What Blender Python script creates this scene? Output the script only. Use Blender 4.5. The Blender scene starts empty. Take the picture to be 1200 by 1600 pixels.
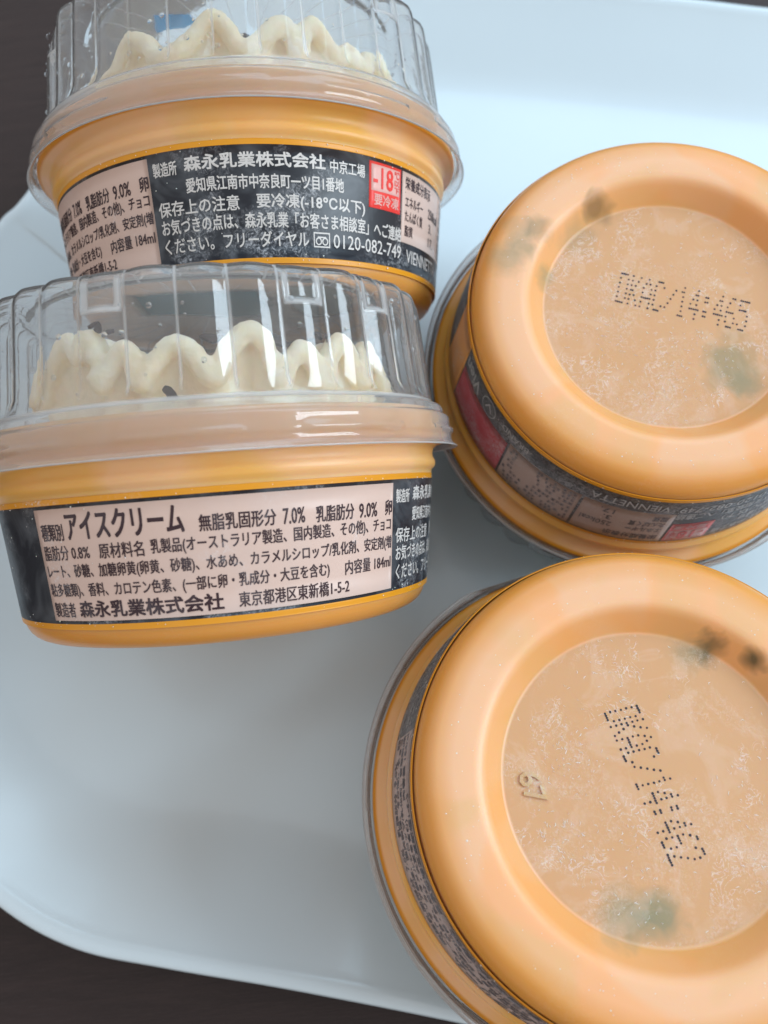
import bpy, bmesh, math, random
from mathutils import Vector, Matrix, noise
from math import sin, cos, pi, radians
random.seed(7)
S = 0.001            # everything is modelled in millimetres and written in metres
ZT = 5.0             # the table top is z = 0; the tray floor lies 3 mm above it
scene = bpy.context.scene
col = scene.collection

# ------------------------------------------------------------------ camera
CR = Vector((0.99463338, -0.09722824, -0.03537087))
CU = Vector((0.10346221, 0.93470313, 0.34003768))
CF = Vector((0.0, 0.34187238, -0.93974639))
cd = bpy.data.cameras.new('camera')
cam = bpy.data.objects.new('camera', cd); col.objects.link(cam)
cam.matrix_world = Matrix(((CR.x, CU.x, -CF.x, 0), (CR.y, CU.y, -CF.y, 0),
                           (CR.z, CU.z, -CF.z, (201.442 + ZT) * S), (0, 0, 0, 1)))
cd.sensor_fit = 'VERTICAL'; cd.sensor_height = 36; cd.lens = 36 * 1312.6 / 1600
cd.clip_start = 0.01; cd.clip_end = 20
cd.dof.use_dof = True; cd.dof.focus_distance = 0.146; cd.dof.aperture_fstop = 17
scene.camera = cam

# ------------------------------------------------------------------ world, window light, exposure
w = bpy.data.worlds.new('World'); scene.world = w; w.use_nodes = True
bg = w.node_tree.nodes['Background']
bg.inputs[0].default_value = (1.0, 0.965, 0.95, 1); bg.inputs[1].default_value = 0.57

def area(name, loc, target, sx, sy, power, color):
    ld = bpy.data.lights.new(name, 'AREA'); ld.shape = 'RECTANGLE'; ld.size = sx; ld.size_y = sy
    ld.energy = power; ld.color = color
    o = bpy.data.objects.new(name, ld); col.objects.link(o); o.location = loc
    o.rotation_euler = (Vector(target) - Vector(loc)).to_track_quat('-Z', 'Y').to_euler()
    return o
# the window to the right of the tray (two panes) and the wider, softer window beyond its far right corner
area('window_pane_light', (0.86, -0.10, 0.60), (0.02, 0.06, 0.03), 0.22, 0.55, 3.3, (0.74, 0.89, 1.0))
area('window_pane_light', (0.84, 0.17, 0.60), (0.02, 0.06, 0.03), 0.22, 0.55, 3.3, (0.74, 0.89, 1.0))
area('far_window_light', (0.42, 0.92, 0.78), (0.03, 0.10, 0.0), 1.0, 0.62, 3.6, (0.48, 0.77, 1.0))
scene.view_settings.view_transform = 'Standard'; scene.view_settings.look = 'None'
scene.view_settings.exposure = 0.33; scene.view_settings.gamma = 1
scene.cycles.use_denoising = True
scene.cycles.max_bounces = 16; scene.cycles.transparent_max_bounces = 32; scene.cycles.transmission_bounces = 12
scene.cycles.sample_clamp_indirect = 4

# ------------------------------------------------------------------ helpers
def tag(o, label=None, cat=None, group=None, kind=None):
    if label: o['label'] = label
    if cat: o['category'] = cat
    if group: o['group'] = group
    if kind: o['kind'] = kind
    return o
def mesh_obj(name, verts, faces, m, parent=None, smooth=True, mats=None):
    me = bpy.data.meshes.new(name)
    me.from_pydata([(x * S, y * S, z * S) for x, y, z in verts], [], faces)
    me.validate(); me.update()
    if smooth: me.polygons.foreach_set('use_smooth', [True] * len(me.polygons))
    o = bpy.data.objects.new(name, me); col.objects.link(o)
    me.materials.append(m)
    if parent: o.parent = parent
    return o
def revolve(prof, n, rfun=None, close=False):
    """prof: list of (r, h); returns verts, faces; rfun(r, h, theta) -> r"""
    V = []; F = []; rings = []
    for r, h in prof:
        if r <= 1e-6:
            rings.append([len(V)]); V.append((0, 0, h)); continue
        ring = []
        for i in range(n):
            t = 2 * pi * i / n
            q = rfun(r, h, t) if rfun else (r, h)
            ring.append(len(V)); V.append((q[0] * cos(t), q[0] * sin(t), q[1]))
        rings.append(ring)
    pairs = list(zip(rings, rings[1:]))
    if close: pairs.append((rings[-1], rings[0]))
    for a, b in pairs:
        for i in range(n):
            j = (i + 1) % n
            if len(a) == 1 and len(b) == 1: continue
            if len(a) == 1: F.append((a[0], b[j], b[i]))
            elif len(b) == 1: F.append((a[i], a[j], b[0]))
            else: F.append((a[i], a[j], b[j], b[i]))
    return V, F
def arc(cx, cy, r, a0, a1, n):
    return [(cx + r * cos(radians(a0 + (a1 - a0) * i / n)), cy + r * sin(radians(a0 + (a1 - a0) * i / n))) for i in range(n + 1)]

class NT:
    def __init__(s, name):
        s.m = bpy.data.materials.new(name); s.m.use_nodes = True
        s.t = s.m.node_tree; s.t.nodes.clear()
        s.out = s.n('ShaderNodeOutputMaterial')
    def n(s, typ, **kw):
        nd = s.t.nodes.new(typ)
        for k, v in kw.items():
            if k.startswith('i_'):
                key = k[2:]; key = int(key) if key.isdigit() else key.replace('_', ' ')
                s.link(v, nd.inputs[key])
            else: setattr(nd, k, v)
        return nd
    def link(s, v, inp):
        if hasattr(v, 'is_linked') or isinstance(v, bpy.types.NodeSocket): s.t.links.new(v, inp)
        elif isinstance(v, (tuple, list)) and len(v) == 3 and inp.type == 'RGBA': inp.default_value = (*v, 1)
        else: inp.default_value = v
    def math(s, op, a, b=0.0, c=0.0, clamp=False):
        nd = s.n('ShaderNodeMath', operation=op, use_clamp=clamp)
        s.link(a, nd.inputs[0]); s.link(b, nd.inputs[1]); s.link(c, nd.inputs[2]); return nd.outputs[0]
    def mix(s, f, a, b):
        nd = s.n('ShaderNodeMix', data_type='RGBA')
        s.link(f, nd.inputs[0]); s.link(a, nd.inputs[6]); s.link(b, nd.inputs[7]); return nd.outputs[2]
    def ramp(s, v, lo, hi):
        nd = s.n('ShaderNodeMapRange', clamp=True); s.link(v, nd.inputs[0]); s.link(lo, nd.inputs[1]); s.link(hi, nd.inputs[2])
        return nd.outputs[0]
    def noise(s, vec, scale, detail=3, rough=.55, dist=0):
        nd = s.n('ShaderNodeTexNoise'); s.link(vec, nd.inputs['Vector']); nd.inputs['Scale'].default_value = scale
        nd.inputs['Detail'].default_value = detail; nd.inputs['Roughness'].default_value = rough
        nd.inputs['Distortion'].default_value = dist; return nd.outputs[0]
    def obj(s): return s.n('ShaderNodeTexCoord').outputs['Object']
    def bump(s, h, strength, dist=.0005):
        nd = s.n('ShaderNodeBump'); s.link(h, nd.inputs['Height']); nd.inputs['Strength'].default_value = strength
        nd.inputs['Distance'].default_value = dist; return nd.outputs[0]
    def pbr(s, color, rough, normal=None, **kw):
        b = s.n('ShaderNodeBsdfPrincipled')
        s.link(color, b.inputs['Base Color']); s.link(rough, b.inputs['Roughness'])
        if normal is not None: s.link(normal, b.inputs['Normal'])
        for k, v in kw.items(): s.link(v, b.inputs[k.replace('_', ' ')])
        s.t.links.new(b.outputs[0], s.out.inputs[0]); return b

def frost_mask(nt, co, amount=.5, seed=0.0):
    """patchy rime: fine crystals that come and go with a broad noise"""
    mp = nt.n('ShaderNodeMapping'); nt.link(co, mp.inputs[0]); mp.inputs[1].default_value = (seed, seed * .7, 0); v = mp.outputs[0]
    broad = nt.ramp(nt.noise(v, 75, 2, .5, .6), .62 - .22 * amount, .78 - .14 * amount)
    fine = nt.ramp(nt.noise(v, 900, 4, .75, 1.5), .46, .62)
    grain = nt.ramp(nt.noise(v, 2600, 2, .6), .45, .65)
    return nt.math('MULTIPLY', broad, nt.math('MULTIPLY', fine, nt.math('ADD', nt.math('MULTIPLY', grain, .6), .4)))

# ------------------------------------------------------------------ materials
def body_material(name, patches=(), frost=.45, seed=0.0):
    nt = NT(name); co = nt.obj()
    sep = nt.n('ShaderNodeSeparateXYZ'); nt.link(co, sep.inputs[0])
    r = nt.math('SQRT', nt.math('ADD', nt.math('POWER', sep.outputs[0], 2), nt.math('POWER', sep.outputs[1], 2)))
    h = sep.outputs[2]
    light = (0.82, 0.50, 0.30)         # plastic with ice cream pressed against it
    deep = (0.66, 0.27, 0.022)          # empty translucent plastic
    pale = (0.61, 0.355, 0.185)
    n1 = nt.noise(co, 38, 2, .5, .4)
    # the corner of the foot carries no ice cream behind it
    c1 = nt.ramp(nt.math('ADD', r, nt.math('MULTIPLY', nt.math('SUBTRACT', n1, .5), .003)), .0328, .0376)
    c1 = nt.math('MULTIPLY', c1, nt.math('MULTIPLY', nt.math('SUBTRACT', 1.0, nt.ramp(h, .0030, .0062)), .82))
    c1b = nt.math('MULTIPLY', nt.ramp(h, .0235, .0262), nt.math('ADD', nt.math('MULTIPLY', nt.ramp(nt.noise(co, 48, 1, .4, .5), .42, .6), .45), .25))
    wallm = nt.math('MULTIPLY', nt.math('SUBTRACT', 1.0, nt.ramp(r, .0275, .0293)), nt.ramp(r, .0246, .0249))
    c2 = nt.math('MULTIPLY', wallm, .50)  # recess wall: partly empty plastic, partly its shade put into the colour
    rimm = nt.math('MULTIPLY', nt.math('MULTIPLY', nt.ramp(h, .030, .031), nt.ramp(r, .0449, .0453)), .95)
    deepm = nt.math('ADD', nt.math('ADD', c1, c2), nt.math('ADD', nt.math('MULTIPLY', c1b, .25), rimm), clamp=True)
    c = nt.mix(nt.ramp(nt.noise(co, 55, 2, .4, .8), .47, .56), light, (0.84, 0.455, 0.235))
    c = nt.mix(nt.math('MULTIPLY', nt.ramp(nt.noise(co, 42, 2, .5, .6), .53, .60), .6), c, (0.74, 0.47, 0.24))
    disc = nt.math('SUBTRACT', 1.0, nt.ramp(r, .0242, .0247))
    c = nt.mix(nt.math('MULTIPLY', disc, .92), c, pale)
    c = nt.mix(c1b, c, (0.78, 0.42, 0.06))
    c = nt.mix(deepm, c, deep)
    for px, py, pz, pr, pc, ps in patches:
        d = nt.n('ShaderNodeVectorMath', operation='DISTANCE'); nt.link(co, d.inputs[0]); d.inputs[1].default_value = (px * S, py * S, pz * S)
        dd = nt.math('ADD', d.outputs['Value'], nt.math('MULTIPLY', nt.math('SUBTRACT', nt.noise(co, 190, 2, .5, .7), .5), pr * S * 1.5))
        k = nt.math('SUBTRACT', 1.0, nt.ramp(dd, pr * S * .35, pr * S * 1.15))
        c = nt.mix(nt.math('MULTIPLY', k, ps), c, pc)
    # rime
    fm = frost_mask(nt, co, frost + 0.0, seed)
    lowf = nt.math('ADD', nt.math('MULTIPLY', disc, .55), .10)
    fm = nt.math('MULTIPLY', fm, lowf)
    mp2 = nt.n('ShaderNodeMapping'); nt.link(co, mp2.inputs[0]); mp2.inputs[1].default_value = (seed * .3, 1.3 + seed, 0); v2 = mp2.outputs[0]
    ln = nt.math('ABSOLUTE', nt.math('SUBTRACT', nt.noise(v2, 330, 3, .6, 2.2), .5))
    feather = nt.math('SUBTRACT', 1.0, nt.ramp(ln, .006, .034))
    spot = nt.ramp(nt.noise(v2, 95, 3, .6, .8), .545, .62)
    feather = nt.math('MULTIPLY', nt.math('MULTIPLY', feather, spot), nt.math('MULTIPLY', disc, .62))
    fm = nt.math('MAXIMUM', fm, feather)
    haze = nt.math('MULTIPLY', nt.math('MULTIPLY', nt.math('MULTIPLY', nt.ramp(nt.noise(v2, 70, 4, .65, 1.6), .52, .60), nt.math('ADD', .4, nt.noise(co, 700, 3, .7))), disc), .20)
    c = nt.mix(haze, c, (0.76, 0.60, 0.50))
    c = nt.mix(nt.math('MULTIPLY', fm, .85), c, (0.80, 0.71, 0.66))
    b = nt.bump(nt.math('ADD', fm, nt.math('MULTIPLY', nt.noise(co, 500, 3), .12)), .35, .0003)
    rough = nt.math('ADD', nt.math('MULTIPLY', disc, .12), .31)
    nt.pbr(c, rough, b, Subsurface_Weight=.5, Subsurface_Scale=.0035, Subsurface_Radius=(1.0, .45, .15), IOR=1.45, Specular_IOR_Level=.36)
    return nt.m

def print_material(name, color, rough=.35, frost=.3, seed=0.0, spec=.45):
    nt = NT(name); co = nt.obj()
    fm = nt.math('MULTIPLY', frost_mask(nt, co, frost, seed), .75)
    mott = nt.noise(co, 400, 3, .6)
    c = nt.mix(nt.math('MULTIPLY', mott, .10), color, tuple(min(1, v * 1.5 + .03) for v in color))
    hz = nt.math('MULTIPLY', nt.ramp(nt.noise(co, 90, 3, .6, 1.0), .48, .68), .12 * frost * 2)
    c = nt.mix(hz, c, (0.45, 0.50, 0.55))
    c = nt.mix(fm, c, (0.72, 0.74, 0.78))
    b = nt.bump(nt.math('ADD', fm, nt.math('MULTIPLY', mott, .2)), .3, .0002)
    nt.pbr(c, rough, b, IOR=1.45, Specular_IOR_Level=spec)
    return nt.m

def lid_material(name, clear=1.0, tint=(0.975, 0.98, 0.985)):
    """thin clear plastic: fresnel reflection, a little haze, more plastic crossed at grazing angles"""
    nt = NT(name); co = nt.obj()
    nz = nt.noise(co, 220, 3, .6, .5)
    bmp = nt.bump(nz, .06, .0004)
    lw = nt.n('ShaderNodeLayerWeight'); lw.inputs[0].default_value = .5; nt.link(bmp, lw.inputs[1])
    face = nt.math('POWER', lw.outputs['Facing'], 3.0)
    tc = nt.mix(face, tint, (0.94, 0.955, 0.97))
    tr = nt.n('ShaderNodeBsdfRefraction'); nt.link(tc, tr.inputs[0]); tr.inputs['IOR'].default_value = 1.33; tr.inputs['Roughness'].default_value = 0.0; nt.link(bmp, tr.inputs['Normal'])
    gl = nt.n('ShaderNodeBsdfGlossy'); gl.inputs['Roughness'].default_value = .045; nt.link(bmp, gl.inputs['Normal'])
    fr5 = nt.math('ADD', nt.math('MULTIPLY', nt.math('POWER', lw.outputs['Facing'], 5.0), .80), .045)
    df = nt.n('ShaderNodeBsdfTranslucent'); df.inputs[0].default_value = (.90, .93, .96, 1)
    df2 = nt.n('ShaderNodeBsdfDiffuse'); df2.inputs[0].default_value = (.90, .93, .96, 1)
    ad = nt.n('ShaderNodeMixShader'); ad.inputs[0].default_value = .5
    nt.link(df.outputs[0], ad.inputs[1]); nt.link(df2.outputs[0], ad.inputs[2])
    m1 = nt.n('ShaderNodeMixShader')
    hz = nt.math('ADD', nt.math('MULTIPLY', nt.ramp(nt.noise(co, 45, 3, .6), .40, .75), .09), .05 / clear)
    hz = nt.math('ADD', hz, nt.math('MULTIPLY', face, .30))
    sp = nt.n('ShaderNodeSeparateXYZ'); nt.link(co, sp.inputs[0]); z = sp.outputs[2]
    # haze paints light caught on rolled lip and bead; the skirt is milky
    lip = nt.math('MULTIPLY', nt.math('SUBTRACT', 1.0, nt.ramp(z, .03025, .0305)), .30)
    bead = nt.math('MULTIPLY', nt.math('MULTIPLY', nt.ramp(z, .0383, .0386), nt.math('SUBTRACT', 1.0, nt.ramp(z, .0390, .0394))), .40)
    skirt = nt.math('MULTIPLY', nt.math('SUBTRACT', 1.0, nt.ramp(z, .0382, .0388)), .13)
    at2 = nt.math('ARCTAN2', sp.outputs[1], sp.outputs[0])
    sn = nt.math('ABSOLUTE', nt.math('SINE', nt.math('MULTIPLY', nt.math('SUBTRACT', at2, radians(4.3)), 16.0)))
    groove_glint = nt.math('MULTIPLY', nt.math('SUBTRACT', 1.0, nt.ramp(sn, .03, .16)), nt.math('MULTIPLY', nt.ramp(z, .0396, .041), nt.math('ADD', .08, nt.math('MULTIPLY', nt.ramp(nt.noise(co, 60, 2), .35, .65), .30))))
    if name.startswith('clear'): hz = nt.math('ADD', hz, nt.math('ADD', groove_glint, nt.math('MULTIPLY', nt.n('ShaderNodeAttribute', attribute_name='thick_glint').outputs['Fac'], .38)))  # white haze paints highlight lines along flute valleys and tab edges
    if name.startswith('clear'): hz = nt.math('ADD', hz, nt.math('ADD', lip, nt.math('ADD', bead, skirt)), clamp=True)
    nt.link(hz, m1.inputs[0]); nt.link(tr.outputs[0], m1.inputs[1]); nt.link(ad.outputs[0], m1.inputs[2])
    m2 = nt.n('ShaderNodeMixShader')
    nt.link(fr5, m2.inputs[0]); nt.link(m1.outputs[0], m2.inputs[1]); nt.link(gl.outputs[0], m2.inputs[2])
    nt.t.links.new(m2.outputs[0], nt.out.inputs[0])
    return nt.m

def cream_material():
    nt = NT('vanilla_cream'); co = nt.obj()
    n = nt.noise(co, 1100, 4, .7); n2 = nt.noise(co, 130, 2)
    c = nt.mix(nt.ramp(n2, .4, .65), (1.0, 0.885, 0.69), (1.0, 0.815, 0.585))
    b = nt.bump(nt.math('ADD', n, nt.math('MULTIPLY', nt.noise(co, 260, 2), .7)), .35, .0006)
    nt.pbr(c, .6, b, Subsurface_Weight=.5, Subsurface_Scale=.003, Subsurface_Radius=(1, .75, .45), Specular_IOR_Level=.3)
    return nt.m
def simple(name, color, rough=.5, nscale=300, amt=.15, bumps=.15, **kw):
    nt = NT(name); co = nt.obj(); n = nt.noise(co, nscale, 4, .6)
    c = nt.mix(nt.math('MULTIPLY', n, amt), color, tuple(min(1, v * 1.8 + .02) for v in color))
    nt.pbr(c, rough, nt.bump(n, bumps, .0003), **kw); return nt.m
def tray_material():
    nt = NT('tray_plastic'); co = nt.obj()
    n = nt.noise(co, 14, 3, .5, .4); f = nt.noise(co, 1400, 3, .6)
    c = nt.mix(nt.ramp(n, .35, .7), (0.60, 0.71, 0.775), (0.58, 0.69, 0.755))
    rough = nt.math('ADD', nt.math('MULTIPLY', nt.ramp(nt.noise(co, 60, 4, .6, .5), .3, .8), .10), .15)
    b = nt.bump(nt.math('ADD', nt.math('MULTIPLY', f, .15), nt.math('MULTIPLY', nt.noise(co, 25, 2), .8)), .10, .0004)
    nt.pbr(c, rough, b, IOR=1.5, Specular_IOR_Level=.55, Coat_Weight=.15, Coat_Roughness=.08); return nt.m
def table_material():
    nt = NT('dark_table_wood'); co = nt.obj()
    mp = nt.n('ShaderNodeMapping'); nt.link(co, mp.inputs[0]); mp.inputs[2].default_value = (0, 0, radians(-12)); mp.inputs[3].default_value = (1, 9, 1)
    g = nt.noise(mp.outputs[0], 30, 6, .65, .8); f = nt.noise(mp.outputs[0], 260, 4, .7)
    c = nt.mix(nt.ramp(g, .35, .7), (0.017, 0.009, 0.009), (0.030, 0.017, 0.016))
    c = nt.mix(nt.math('MULTIPLY', nt.ramp(f, .5, .75), .25), c, (0.055, 0.042, 0.044))
    nt.pbr(c, nt.math('ADD', nt.math('MULTIPLY', f, .15), .42), nt.bump(nt.math('ADD', f, g), .3, .0005), Specular_IOR_Level=.38); return nt.m

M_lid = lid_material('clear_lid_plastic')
M_cream = cream_material()
M_choc = simple('dark_chocolate', (0.020, 0.007, 0.006), .6, 700, .3, .5, Specular_IOR_Level=.25)
M_black = print_material('label_black', (0.012, 0.015, 0.022), .32, .58, 3.1)
M_panel = print_material('label_pale_panel', (0.61, 0.45, 0.385), .38, .22, 1.7)
M_white = print_material('label_white_ink', (0.62, 0.60, 0.58), .4, .2, 5.0)
M_ink = print_material('label_dark_ink', (0.035, 0.014, 0.020), .4, .30, 1.7)
M_yellow = print_material('label_yellow_line', (0.70, 0.29, 0.012), .35, .1, 9.0)
M_red = print_material('label_red', (0.78, 0.045, 0.035), .35, .2, 6.0)
M_pink = print_material('label_pink', (0.72, 0.40, 0.36), .38, .2, 6.5)
M_rasp = print_material('label_raspberry', (0.52, 0.045, 0.07), .35, .5, 2.2)
M_code = simple('date_code_ink', (0.014, 0.012, 0.02), .5, 900, .2, .1)
M_frost = simple('ice_crystals', (0.84, 0.76, 0.70), .35, 2000, .2, .4, Subsurface_Weight=.3, Subsurface_Scale=.001)
M_drop = lid_material('water_beads', 1.0, (0.9, 0.92, 0.94))
M_tray = tray_material(); M_table = table_material()

# ------------------------------------------------------------------ the setting: a dark table
T = []
o = mesh_obj('table_top', [(-900, -700, 0), (900, -700, 0), (900, 1000, 0), (-900, 1000, 0), (-900, -700, -25), (900, -700, -25), (900, 1000, -25), (-900, 1000, -25)],
             [(0, 1, 2, 3), (7, 6, 5, 4), (0, 4, 5, 1), (1, 5, 6, 2), (2, 6, 7, 3), (3, 7, 4, 0)], M_table, smooth=False)
tag(o, kind='structure')

# ------------------------------------------------------------------ the tray
def catmull(P, m):
    out = []; n = len(P)
    for i in range(n):
        a, b, c, d = P[i - 1], P[i], P[(i + 1) % n], P[(i + 2) % n]
        for k in range(m):
            t = k / m
            out.append(tuple(.5 * ((2 * b[j]) + (-a[j] + c[j]) * t + (2 * a[j] - 5 * b[j] + 4 * c[j] - d[j]) * t * t + (-a[j] + 3 * b[j] - 3 * c[j] + d[j]) * t ** 3) for j in (0, 1)))
    return out
uvp = [(12, -35), (-20, -35.6), (-45, -36.6), (-64.5, -36.6), (-82.4, -32), (-104, -21), (-124, -1), (-139, 30), (-147, 68), (-146.5, 105), (-140.3, 132.3), (-136.5, 141),
       (-129, 168), (-119, 200), (-101, 225), (-74, 239), (-40, 243), (0, 243.8), (42, 243.8), (65.4, 243.2), (110, 243), (160, 241), (200, 232), (228, 208), (243, 170), (250, 120), (247, 70), (236, 20), (214, -12), (182, -28), (140, -34), (80, -35), (45, -35)]
ou = (cos(radians(-16)), sin(radians(-16))); ov = (-ou[1], ou[0])
rim = [(u * ou[0] + v * ov[0], u * ou[1] + v * ov[1]) for u, v in catmull(uvp, 8)]
n = len(rim)
area2 = sum(rim[i][0] * rim[(i + 1) % n][1] - rim[(i + 1) % n][0] * rim[i][1] for i in range(n))
sg = 1 if area2 > 0 else -1
nor = []
for i in range(n):
    a, b = rim[i - 3], rim[(i + 3) % n]; tx, ty = b[0] - a[0], b[1] - a[1]; L = math.hypot(tx, ty)
    nor.append((-ty / L * sg, tx / L * sg))     # inward
prof = [(42, 4.6 - ZT - 2.6 + .4), (4, 4.3 - ZT), (1.2, 9.6), (-.9, 10.3), (-1.4, 11.0), (-.9, 11.8), (0, 12.1), (1.2, 12.0), (2.4, 11.2), (4, 10.2), (12, 6.1), (20, 2.2), (24, .35), (27, -.8), (30, -1.45), (33.5, -1.85), (38, -2.0), (44, -2.0)]
prof[0] = (42, -4.9); prof[1] = (24, -4.9); prof.insert(2, (18, -2.0)); 
V = []; F = []
for d, z in prof:
    for i in range(n): V.append((rim[i][0] + nor[i][0] * d, rim[i][1] + nor[i][1] * d, z + ZT))
for k in range(len(prof) - 1):
    for i in range(n):
        j = (i + 1) % n; F.append((k * n + i, k * n + j, (k + 1) * n + j, (k + 1) * n + i))
def close_sheet(start, z, flip):
    # the flat floor (and underside): rings drawn in to the middle
    cx = sum(V[start + i][0] for i in range(n)) / n; cy = sum(V[start + i][1] for i in range(n)) / n; prev = start
    for q in (.75, .5, .25):
        b = len(V)
        for i in range(n): V.append((cx + (V[start + i][0] - cx) * q, cy + (V[start + i][1] - cy) * q, z))
        for i in range(n):
            f = (prev + i, prev + (i + 1) % n, b + (i + 1) % n, b + i); F.append(f[::-1] if flip else f)
        prev = b
    b = len(V); V.append((cx, cy, z))
    for i in range(n):
        f = (prev + i, prev + (i + 1) % n, b); F.append(f[::-1] if flip else f)
close_sheet((len(prof) - 1) * n, -2.0 + ZT, False); close_sheet(0, -4.9 + ZT, True)
tray = mesh_obj('serving_tray', V, F, M_tray)
tag(tray, 'glossy pale bluish white plastic tray with raised rim under the four ice cream cups', 'tray')

# ------------------------------------------------------------------ cup pieces (local frame: z from the base to the lid, angle 0 = label angle 0)
RB, SL = 39.06, 0.123
def rad(h): return RB + SL * h
NB = 144
body_prof = [(0, 4.35), (12, 4.35), (24.3, 4.35), (24.75, 4.30), (25.1, 3.95), (26.0, 2.9), (27.2, 1.55), (28.1, .62), (28.9, .16), (30.0, 0.0), (33.0, 0.0)]
body_prof += [(35.0 + 4.1 * sin(radians(a)), 4.1 - 4.1 * cos(radians(a))) for a in (8, 18, 30, 42, 54, 66, 78, 90)]
body_prof += [(rad(h), h) for h in (6, 10, 14, 18, 22, 25.4)]
body_prof += [(42.35, 26.1), (42.9, 26.5), (43.1, 27.0), (43.15, 27.7), (42.8, 28.4), (42.7, 29.2), (43.0, 30.2), (43.8, 30.9), (45.2, 31.2), (45.7, 31.5), (45.8, 32.1), (45.5, 32.6), (45.2, 33.1), (45.1, 35.6), (44.9, 36.6), (44.3, 37.2), (43.4, 37.3), (42.7, 36.9), (42.4, 36.0), (41.8, 35.2), (0, 35.2)]
def body_mesh():
    def wob(r, h, t):
        k = 0
        if 4.4 < h < 26: k = .10 * sin(2 * t + .7) + .06 * sin(5 * t)
        return r + k, h
    return revolve(body_prof, NB, wob)

def band_patch(a0, a1, h0, h1, off, thick_glint=True):
    na = max(2, int((a1 - a0) / 1.5)); nh = 5
    V = []; F = []
    for lay in (off, off - .25):
        for i in range(na + 1):
            a = radians(a0 + (a1 - a0) * i / na)
            for k in range(nh + 1):
                h = h0 + (h1 - h0) * k / nh
                wv = .10 * sin(2 * a + .7) + .06 * sin(5 * a)
                r = rad(h) + off + wv if lay == off else rad(h) + lay + wv
                V.append((r * cos(a), r * sin(a), h))
    st = nh + 1; L = (na + 1) * st
    for i in range(na):
        for k in range(nh):
            q = (i * st + k, (i + 1) * st + k, (i + 1) * st + k + 1, i * st + k + 1)
            F.append(q); F.append(tuple(L + x for x in q[::-1]))
    for i in range(na):
        for k in (0, nh):
            F.append((i * st + k, (i + 1) * st + k, L + (i + 1) * st + k, L + i * st + k))
    if a1 - a0 < 359:
        for i in (0, na):
            for k in range(nh): F.append((i * st + k, i * st + k + 1, L + i * st + k + 1, L + i * st + k))
    return V, F

_tc = {}
def text_tris(s, bold):
    key = (s, bold)
    if key in _tc: return _tc[key]
    cu = bpy.data.curves.new('t', 'FONT'); cu.body = s; cu.size = 1; cu.resolution_u = 2; cu.offset = bold; cu.fill_mode = 'FRONT'
    ob = bpy.data.objects.new('t', cu); col.objects.link(ob)
    dg = bpy.context.evaluated_depsgraph_get()
    me = bpy.data.meshes.new_from_object(ob.evaluated_get(dg))
    vs = [(v.co.x, v.co.y) for v in me.vertices]; fs = [tuple(p.vertices) for p in me.polygons]
    bpy.data.objects.remove(ob); bpy.data.curves.remove(cu); bpy.data.meshes.remove(me)
    _tc[key] = (vs, fs); return vs, fs
def wrap_text(items0, off):
    """items: (string, a0, a1, h0, h1, bold): the string is fitted to the box and laid round the cup"""
    V = []; F = []; items = []
    for s, a0, a1, h0, h1, bold in items0:
        # the stroke is fattened by laying the glyph down again a hair to the side, each layer a little prouder
        k = bold * 2.6 * (h1 - h0) / 1.0; da = math.degrees(k / 41)
        items.append((s, a0, a1, h0, h1, off))
        if bold > .001:
            items += [(s, a0 + da, a1 + da, h0, h1, off + .012), (s, a0, a1, h0 + k, h1 + k, off + .024), (s, a0 + da, a1 + da, h0 + k, h1 + k, off + .036)]
    for s, a0, a1, h0, h1, lay in items:
        bold = 0
        vs, fs = text_tris(s, bold)
        if not vs: continue
        x0 = min(v[0] for v in vs); x1 = max(v[0] for v in vs); y0 = min(v[1] for v in vs); y1 = max(v[1] for v in vs)
        b = len(V)
        for x, y in vs:
            a = radians(a0 + (a1 - a0) * (x - x0) / (x1 - x0)); h = h0 + (h1 - h0) * (y - y0) / (y1 - y0)
            r = rad(h) + lay + .10 * sin(2 * a + .7) + .06 * sin(5 * a)
            V.append((r * cos(a), r * sin(a), h))
        F += [tuple(b + i for i in f) for f in fs]
    return V, F

ING = [('種類別', -34.4, -27.2, 18.5, 21.2, .012), ('アイスクリーム', -26.0, 2.0, 18.5, 22.9, .016), ('無脂乳固形分', 5.3, 21.6, 18.4, 21.0, .012), ('7.0%', 23.2, 28.2, 18.4, 20.9, .012),
       ('乳脂肪分', 30.9, 41.0, 18.2, 20.8, .012), ('9.0%', 42.6, 48.4, 18.2, 20.6, .012), ('卵', 51.4, 54.0, 18.2, 20.8, .012),
       ('脂肪分 0.8%', -34.8, -20.6, 15.3, 17.7, .010), ('原材料名', -18.0, -7.2, 15.3, 17.7, .010), ('乳製品(オーストラリア製造、国内製造、その他)、チョコ', -5.6, 53.6, 15.2, 17.8, .010),
       ('レート、砂糖、加糖卵黄(卵黄、砂糖)、水あめ、カラメルシロップ/乳化剤、安定剤(増', -34.8, 54.0, 12.1, 14.6, .010),
       ('粘多糖類)、香料、カロテン色素、(一部に卵・乳成分・大豆を含む)', -35.0, 34.0, 9.0, 11.5, .010), ('内容量 184ml', 38.4, 53.8, 9.0, 11.4, .010),
       ('製造者', -34.9, -27.8, 5.9, 8.3, .012), ('森永乳業株式会社', -26.4, 8.9, 5.9, 8.5, .022), ('東京都港区東新橋1-5-2', 12.4, 39.5, 6.0, 8.4, .010)]
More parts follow.
